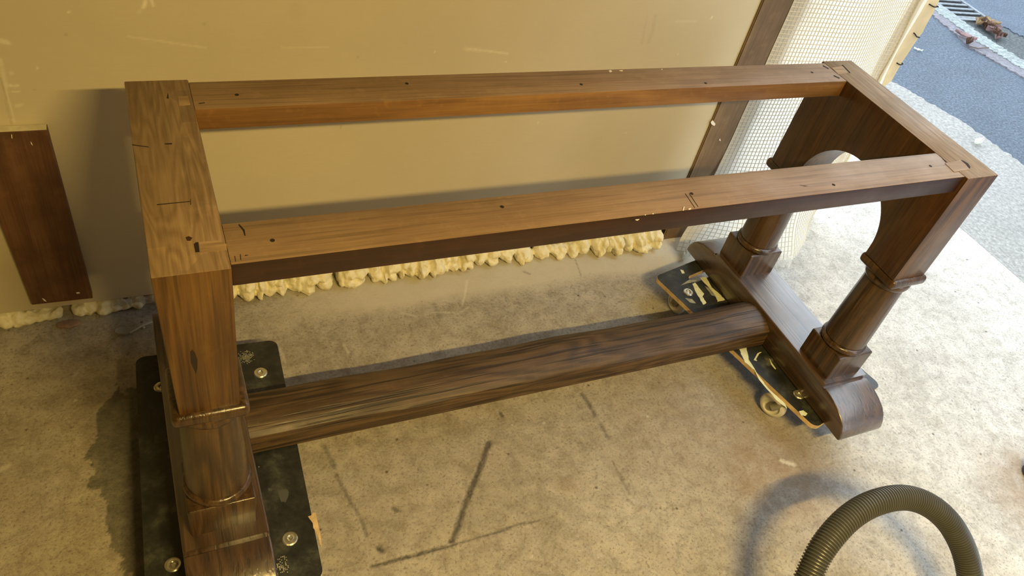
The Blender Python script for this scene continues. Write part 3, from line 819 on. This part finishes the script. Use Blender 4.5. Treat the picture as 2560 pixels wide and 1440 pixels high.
def make_dolly(loc, rz, label, edge, cast):
    d = empty('wheeled_dolly', (loc[0], loc[1], 0), label, 'dolly', None, rz)
    outer = rrect(.305, .612, .020); slot = rrect(.118, .030, .0149, 0, .247, 5)
    bm = curve_plate(outer, [slot], ZB-BT, ZB)
    for f in bm.faces: f.material_index = 0 if abs(f.normal.z) > .7 else 1
    obj('board', bm, [M['black_ply'], edge], d, local=True)
    for sx in (-1, 1):
        for sy in (-1, 1):
            screw_cup(d, sx*.104, sy*.211)
            ang, tr = cast.get((sx, sy), (.4*sx+.2*sy, .022))
            castor_tree(d, sx*.104, sy*.211, ang, tr)
    return d
dl = make_dolly((.0705, .2045), math.radians(-2.46), 'black plywood dolly on castors under the left table foot', M['ply_edge2'], {})
th = math.radians(13.07)
dr = make_dolly((1.5415, .250), th, 'paint-splashed black plywood dolly with grip slot under right table foot', M['ply_edge'], {})
for o in list(dr.children):     # the castor at the near corner, its wheel swung out to the left
    if o.name.startswith('castor') and not o.name.startswith('castor_bolt'):
        me = o.data; cx = sum(v.co.x for v in me.vertices)/len(me.vertices); cy = sum(v.co.y for v in me.vertices)/len(me.vertices)
        if cx < 0 and cy < 0:
            for c_ in list(o.children): bpy.data.objects.remove(c_)
            bpy.data.objects.remove(o)
bpy.context.view_layer.update()
wc = at(1933, 1012, 2, .037)
piv = Vector((1.488, .021, 0))
loc_ = Matrix.Rotation(-th, 3, 'Z') @ (Vector((wc.x, wc.y, 0))-Vector((1.5415, .25, 0)))
# swivel so that the wheel trails out past the board edge
def near_castor():
    lx, ly = loc_.x, loc_.y; top = ZB-BT; wr = .037
    A_ = (Matrix.Rotation(-th, 3, 'Z') @ Vector((-.90, -.44, 0))).normalized(); px_, py_ = -.104, -.211
    bm = bmesh.new()
    add_lathe(bm, [(.020, top-.004), (.022, top-.002), (.022, top+.0002)], px_, py_, 20)
    add_lathe(bm, [(.012, top-.018), (.016, top-.004)], px_, py_, 16)
    P0 = Vector((px_, py_, top-.012)); P1 = Vector((lx, ly, wr))+A_*.015
    add_tube(bm, [P0, (P0+P1)/2+Vector((0,0,.006)), P1], .011, 12, radii=[.014, .015, .010])
    fork = obj('castor', bm, M['grey_plastic'], dr, local=True)
    R_ = Matrix.Translation((lx, ly, wr)) @ Vector((0,0,1)).rotation_difference(A_).to_matrix().to_4x4()
    rim = [(wr-.013*(1-math.sin(math.pi*k/12)), -.0125*math.cos(math.pi*k/12)) for k in range(13)]
    bm = bmesh.new(); add_lathe(bm, [(.012, -.006), (wr-.016, -.007)]+rim+[(wr-.016, .007), (.012, .006)], 0, 0, 40); bm.transform(R_); obj('wheel', bm, M['tyre'], fork, local=True)
    bm = bmesh.new(); add_lathe(bm, [(.004, -.014), (.013, -.009), (.014, -.006), (.014, .006), (.013, .012), (.008, .017)], 0, 0, 20); bm.transform(R_); obj('hub', bm, M['grey_plastic'], fork, local=True)
near_castor()
def on_board(parent, rz, name, polys, mat, thick=.0006, jag=.8, sub=4, h=0):
    for p in polys:
        bm = plate_px([p], 2, ZB+h, thick, jag, sub)
        bm.transform(Matrix.Rotation(-rz, 4, 'Z') @ Matrix.Translation((-parent.location.x, -parent.location.y, 0)))
        obj(name, bm, mat, parent, local=True)
random.seed(21)
on_board(dr, th, 'paint_streak', [[(1848,872),(1866,868),(1872,900),(1900,945),(1925,975),(1962,1010),(1968,1022),(1940,1000),(1898,950),(1886,925),(1862,905),(1852,884)]], M['paint'])
on_board(dr, th, 'paint_streak', [[(1730,710),(1738,707),(1760,735),(1756,742),(1766,758),(1758,762),(1745,740)]], M['paint'])
on_board(dr, th, 'paint_streak', [[(1750,695),(1764,692),(1780,718),(1798,735),(1812,750),(1794,754),(1790,742),(1775,722)]], M['paint'])
on_board(dr, th, 'paint_fleck', [[(1700,674),(1708,676),(1712,683),(1705,684)], [(1884,900),(1893,884),(1900,880),(1904,881),(1898,885),(1890,898),(1893,903)], [(1923,896),(1928,905),(1940,922),(1938,924),(1928,912)], [(1997,1028),(2008,1026),(2019,1034),(2014,1040),(2002,1038)]], M['paint'], .0006, .3, 2)
on_board(dr, th, 'paint_smear', [[(1712,745),(1730,748),(1740,758),(1725,757)], [(1700,715),(1722,700),(1742,700),(1740,704),(1718,708)], [(1762,715),(1785,728),(1792,742),(1778,738)]], M['paint_g'], .0004, .6, 3)
on_board(dl, math.radians(-2.46), 'chipped_edge', [[(770,1291),(777,1289),(783,1282),(789,1282),(800,1330),(806,1372),(800,1358),(798,1350),(790,1328),(783,1320),(782,1308),(776,1300)]], M['ply_edge'], .0004, .3, 2)

def woven_patch(cx, cy, nx, ny, step, keep, seed):
    random.seed(seed); bm = bmesh.new(); c0 = at(cx, cy, 2, ZB)
    for i in range(nx):
        for j in range(ny):
            d = math.hypot((i-(nx-1)/2)/(nx/2), (j-(ny-1)/2)/(ny/2))
            if random.random() > keep*(1.25-d): continue
            x = c0.x+(i-(nx-1)/2)*step; y = c0.y+(j-(ny-1)/2)*step; r = step*random.uniform(.22, .36)
            add_box(bm, x-r, x+r, y-r, y+r, ZB, ZB+.0003)
    bm.transform(Matrix.Rotation(math.radians(2.46), 4, 'Z') @ Matrix.Translation((-dl.location.x, -dl.location.y, 0)))
    setp(obj('woven_wear_patch', bm, M['wear'], dl, local=True), kind='stuff')
M['wear'] = plain('dusty_wear', (.46,.45,.37), .7)
woven_patch(616, 893, 12, 15, .0028, 1.0, 1); woven_patch(702, 1412, 11, 13, .0030, .62, 2)
M['wear2'] = plain('faint_dust', (.07,.074,.066), .7)
for p in [[(694,1226),(720,1223),(722,1238),(714,1256),(701,1255)], [(670,1222),(678,1220),(680,1226),(672,1228)]]:
    on_board(dl, math.radians(-2.46), 'dust_smudge', [p], M['wear2'], .0002, 1.5, 4)

# ------------------------------------------------------------------ the trestle table base
L, WE, WR, D = 1.603, .0965, .0935, .47
T0 = FZ
tb = empty('trestle_table_base', (.8, .235, 0), 'dark oak trestle table base without its top, standing on two dollies', 'table')

def end_panel(x0, x1, rawmat, sidemat, mats_inner):
    zc = T0-.262; r = .1385; yc = .235; zb = T0-.285
    pts = [(0, zb), (0, T0), (D, T0), (D, zb), (yc+r, zb)]
    for k in range(33):
        a = math.pi*k/32; pts.append((yc+r*math.cos(a), zc+r*math.sin(a)))
    pts.append((yc-r, zb))
    bm = bmesh.new(); add_prism(bm, pts, 0, x0, x1)
    bm.normal_update()
    es = [e for e in bm.edges if len(e.link_faces) == 2 and e.calc_face_angle(0) > .6]
    bmesh.ops.bevel(bm, geom=es, offset=.0022, segments=2, affect='EDGES', profile=.5)
    bm.normal_update()
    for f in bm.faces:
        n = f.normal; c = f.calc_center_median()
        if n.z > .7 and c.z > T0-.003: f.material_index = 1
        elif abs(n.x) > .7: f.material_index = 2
    for v in bm.verts:
        t = (T0-v.co.z)/.285
        if x0 == 0: v.co.x += (.0072 if v.co.x < .048 else -.002)*t
        else: v.co.x += (-.0065 if v.co.x < x0+.045 else .0)*t
    bmesh.ops.triangulate(bm, faces=[f for f in bm.faces if len(f.verts) > 4])
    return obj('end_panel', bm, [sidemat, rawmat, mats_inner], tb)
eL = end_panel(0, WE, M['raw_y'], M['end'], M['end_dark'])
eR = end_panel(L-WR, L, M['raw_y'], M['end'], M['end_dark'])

def rail(y0, y1, sm, name='rail'):
    bm = box(WE-.0004, L-WR+.0004, y0, y1, T0-.0396, T0-.0005, .0018, 2)
    bm.normal_update()
    for f in bm.faces:
        if f.normal.z > .7: f.material_index = 1
    return obj(name, bm, [sm, M['raw_x']], tb)
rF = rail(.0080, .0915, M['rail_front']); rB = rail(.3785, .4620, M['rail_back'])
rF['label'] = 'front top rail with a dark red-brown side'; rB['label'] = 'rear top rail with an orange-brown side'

# tenon ends, peg holes, plaster flecks on the tops
def top_patch(parent, name, polys, mat, th=.0004, jag=.2, z=None):
    for p in polys: o = obj(name, plate_px([p], 2, T0 if z is None else z, th, jag, 2), mat, parent)
    return o
M['tenon'] = wood('tenon_end_wood', (.26,.16,.085), (.36,.235,.13), (.45,.31,.19), 0, .6, bands=8, pores=.2, bump=.2, fig=2)
top_patch(eL, 'tenon', [[(497,606),(548,601),(566,610),(568,625),(500,632)]], M['tenon'])
top_patch(eL, 'tenon', [[(445,243),(470,240),(476,262),(448,265)]], M['tenon'])
top_patch(eR, 'tenon', [[(2079,170),(2107,165),(2125,182),(2096,186)]], M['tenon'])
top_patch(eR, 'tenon', [[(2362,408),(2402,401),(2425,424),(2385,430)]], M['tenon'])
top_patch(eL, 'mortise_gap', [[(485,611),(490,606),(496,606),(499,630),(489,631)], [(417,246),(420,232),(422,246)]], M['hole'], .0005, 0)
top_patch(eR, 'mortise_gap', [[(2104,163),(2107,162),(2126,182),(2123,183)], [(2402,400),(2408,402),(2420,409),(2426,418),(2424,422),(2414,410)]], M['hole'], .0005, 0)
top_patch(eL, 'mortise_gap', [[(464,594),(472,591),(481,595),(476,602),(468,602)]], M['rail_front'], .0005, 0)
top_patch(eL, 'pencil_scratch', [[(330,361),(372,367),(372,368.5),(330,363)], [(412,359),(430,358),(430,361),(412,361)], [(476,497),(477,497),(478,512),(476,512)], [(392,511),(475,503),(475,504.5),(392,513)]], M['hole'], .0003, 0)
for pr_, holes in ((rF, [(681,601),(1255,517),(1729,484),(2084,462),(2326,415)]), (rB, [(592,237),(1017,209),(1453,211),(1764,208),(2030,181)])):
    for x, y in holes:
        bm = bmesh.new(); c = at(x, y, 2, T0-.0005); add_lathe(bm, [(.0034, -.0001), (.0034, .00025)], c.x, c.y, 12, c.z)
        obj('screw_hole', bm, M['hole'], pr_)
random.seed(4)
top_patch(rF, 'chisel_mark', [[(598,560),(612,575),(614,590),(611,589),(607,577),(596,563)], [(586,640),(588,640),(590,654),(588,654)], [(600,636),(602,636),(603,650),(601,650)], [(612,638),(620,637),(620,638.5),(612,640)], [(1712,484),(1714,484),(1738,520),(1736,520)], [(1722,484),(1724,484),(1746,517),(1744,517)], [(2348,388),(2350,388),(2372,412),(2368,411)], [(1998,463),(2020,465),(2012,466)]], M['hole'], .0002, 0, T0-.0005)
top_patch(rB, 'chisel_mark', [[(2058,163),(2072,171),(2071,173),(2056,165)], [(2085,188),(2100,195),(2098,197),(2083,190)], [(497,258),(512,256),(512,258),(497,260)]], M['hole'], .0002, 0, T0-.0005)
top_patch(rF, 'plaster_fleck', [[(1706,526),(1709,517),(1711,518),(1709,527)], [(1720,523),(1727,521),(1727,524),(1721,525)], [(1611,538),(1615,537),(1614,539)], [(1630,535),(1634,534),(1634,536)], [(1588,550),(1598,549),(1593,552)]], M['chalk'], .0012, 0, T0-.0005)
top_patch(rB, 'plaster_fleck', [[(1521,178),(1526,176),(1530,179),(1524,181)], [(1548,177),(1557,176),(1556,179)], [(1652,174),(1656,173),(1655,176)]], M['chalk'], .0012, 0, T0-.0005)
# knot on the left leg
obj('knot', plate_px([[(476,880),(481,874),(488,884),(494,900),(493,920),(490,935),(485,925),(477,905)]], 1, 0.0, -.0004, .4, 2), M['hole'], eL)

XL = dict(col=.0520, pl=.0525, ft=.0518, yr=-.031); XR = dict(col=1.5590, pl=1.566, ft=1.567, yr=-.0185)
def collar_bm(cx, cy):
    w = .0565; bm = box(cx-w, cx+w, cy-w, cy+w, T0-.3105, T0-.2845)
    bm.normal_update()
    bmesh.ops.bevel(bm, geom=bm.edges[:], offset=.0098, segments=4, affect='EDGES', profile=.5)
    return bm
def column_bm(cx, cy):
    zb = T0-.553; zt = T0-.309
    prof = [(.050, zb-.001), (.0545, zb+.001)]
    for k in range(9):
        a = -math.pi/2+math.pi*k/8; prof.append((.0505+.0082*math.cos(a), zb+.0105+.0095*math.sin(a)))
    prof += [(.0512, zb+.0205), (.0530, zb+.0225), (.0530, zb+.030)]
    for k in range(8):
        t = (k+1)/8; prof.append((.0530-.0055*t**1.2, zb+.030+(zt-.028-zb-.030)*t))
    prof.append((.0470, zt-.026))
    for k in range(9):
        a = -math.pi/2+math.pi*k/8; prof.append((.0465+.0080*math.cos(a), zt-.012+.0125*math.sin(a)))
    prof.append((.048, zt+.001))
    bm = bmesh.new(); add_lathe(bm, prof, cx, cy, 64); return bm
def plinth_bm(cx, cy):
    bm = box(cx-.0572, cx+.0572, cy-.0550, cy+.0550, T0-.6303, T0-.5525); bm.normal_update()
    bmesh.ops.bevel(bm, geom=[e for e in bm.edges if abs(e.verts[0].co.z-e.verts[1].co.z) > .01 or e.verts[0].co.z > T0-.56], offset=.0038, segments=3, affect='EDGES', profile=.5)
    return bm
def foot_bm(cx, yr0):
    ym = .235; fw = .074
    def h(y):                       # y measured outwards from the ridge; returns toe height profile
        return None
    yr1 = 2*ym-yr0
    zt = T0-.6300; zb = T0-.717
    toe = [(-.0015, -.0115), (.0035, -.0118), (.0060, -.0080), (.020, -.0085), (.040, -.0125), (.064, -.0195), (.086, -.0305), (.100, -.0440), (.109, -.0600), (.114, -.0760), (.113, -.0850), (.109, -.0870)]
    pts = [(yr0-.0015, zt+.0)]
    pts = [(yr0, zt)]+[(yr0-a-.0008, zt+b) for a, b in toe]
    other = [(yr1, zt)]+[(yr1+a+.0008, zt+b) for a, b in toe]
    outline = pts+other[::-1]
    bm = bmesh.new(); add_prism(bm, outline, 0, cx-fw, cx+fw)
    bm.normal_update()
    es = [e for e in bm.edges if len(e.link_faces) == 2 and e.calc_face_angle(0) > .9 and abs(e.verts[0].co.x-e.verts[1].co.x) < 1e-5]
    bmesh.ops.bevel(bm, geom=es, offset=.0042, segments=3, affect='EDGES', profile=.5)
    bmesh.ops.triangulate(bm, faces=[f for f in bm.faces if len(f.verts) > 4])
    return bm
for q in (XL, XR):
    for cyc, cyp in ((.0485, .0504), (.4290, .4380)):
        obj('collar', collar_bm(q['col'], cyc), M['col'], tb)
        obj('column', column_bm((q['col']+q['pl'])/2, (cyc+cyp)/2), M['col'], tb)
        obj('plinth', plinth_bm(q['pl'], cyp), M['col'], tb)
    f_ = obj('foot', foot_bm(q['ft'], q['yr']), M['foot'], tb)
    # rounded bead along the inner top edge
# stretcher
prof = [(.1965, -.7115), (.1965, -.6635), (.1990, -.6605), (.2146, -.6515), (.2300, -.6450), (.2480, -.6415), (.2695, -.6415), (.2900, -.6460), (.3060, -.6530), (.3130, -.6620), (.3150, -.6740), (.3150, -.7115)]
bm = bmesh.new(); n = 60; rows = []
for i in range(n+1):
    x = .1255+(1.4932-.1255)*i/n
    wob = .0016*math.sin(x*9)+.001*math.sin(x*23)
    rows.append([bm.verts.new((x, y+(wob if 0 < k < 11 else 0), T0+z+(.5*wob if 1 < k < 10 else 0))) for k, (y, z) in enumerate(prof)])
for i in range(n):
    for k in range(len(prof)): bm.faces.new((rows[i][k], rows[i][(k+1) % 12], rows[i+1][(k+1) % 12], rows[i+1][k]))
bm.faces.new(rows[0][::-1]); bm.faces.new(rows[-1]); bmesh.ops.recalc_face_normals(bm, faces=bm.faces[:])
obj('stretcher', bm, M['stretch'], tb, sharp=50)

# ------------------------------------------------------------------ vacuum hose
M['hose'] = plain('grey_brown_hose', (.078,.080,.078), .38, var=.15, vs=8)
def px_h(x, y, h): return at(x, y, 2, h)
ctrl = [px_h(1955,1640,.10), px_h(1985,1540,.17), px_h(2022,1440,.225), px_h(2060,1365,.262), px_h(2120,1297,.292), px_h(2185,1258,.305), px_h(2258,1244,.300), px_h(2320,1262,.280),
        px_h(2372,1306,.245), px_h(2408,1370,.200), px_h(2425,1440,.155), px_h(2432,1520,.11), px_h(2430,1610,.07), px_h(2410,1720,.045)]
def catmull(P, n):
    out = []
    for i in range(1, len(P)-2):
        p0, p1, p2, p3 = P[i-1:i+3]
        for k in range(n):
            t = k/n; out.append(.5*((2*p1)+(p2-p0)*t+(2*p0-5*p1+4*p2-p3)*t*t+(3*p1-p0-3*p2+p3)*t**3))
    out.append(P[-2]); return out
cv = catmull([ctrl[0]*2-ctrl[1]]+ctrl+[ctrl[-1]*2-ctrl[-2]], 60)
# resample evenly
acc = [0]
for i in range(1, len(cv)): acc.append(acc[-1]+(cv[i]-cv[i-1]).length)
tot = acc[-1]; pitch = .0062; sub = 6; N = int(tot/pitch)*sub
xs = np.interp(np.linspace(0, tot, N), acc, [p.x for p in cv]); ys = np.interp(np.linspace(0, tot, N), acc, [p.y for p in cv]); zs = np.interp(np.linspace(0, tot, N), acc, [p.z for p in cv])
pts = [Vector((a, b_, c)) for a, b_, c in zip(xs, ys, zs)]
HR = .0262
rad = [HR*(1+.0) - .0026*(abs(math.sin(math.pi*i/sub)) < .55) - .0012*(abs(math.sin(math.pi*i/sub)) < .2) for i in range(N)]
bm = bmesh.new(); add_tube(bm, pts, HR, 28, radii=rad)
setp(obj('vacuum_hose', bm, M['hose'], sharp=60), 'ribbed grey brown vacuum hose arching up from the floor at lower right', 'hose')

# dark object cut by the right edge of the photograph
M['dark_pl'] = plain('dark_plastic', (.03,.03,.035), .5)
c = at(2586, 1190, 2, .0)
bm = bmesh.new(); add_lathe(bm, [(.030, 0), (.036, .004), (.036, .034), (.030, .042), (.010, .043)], c.x, c.y, 32)
setp(obj('rubber_foot', bm, M['dark_pl']), 'dark rounded object on the concrete cut off by the right edge', 'object')
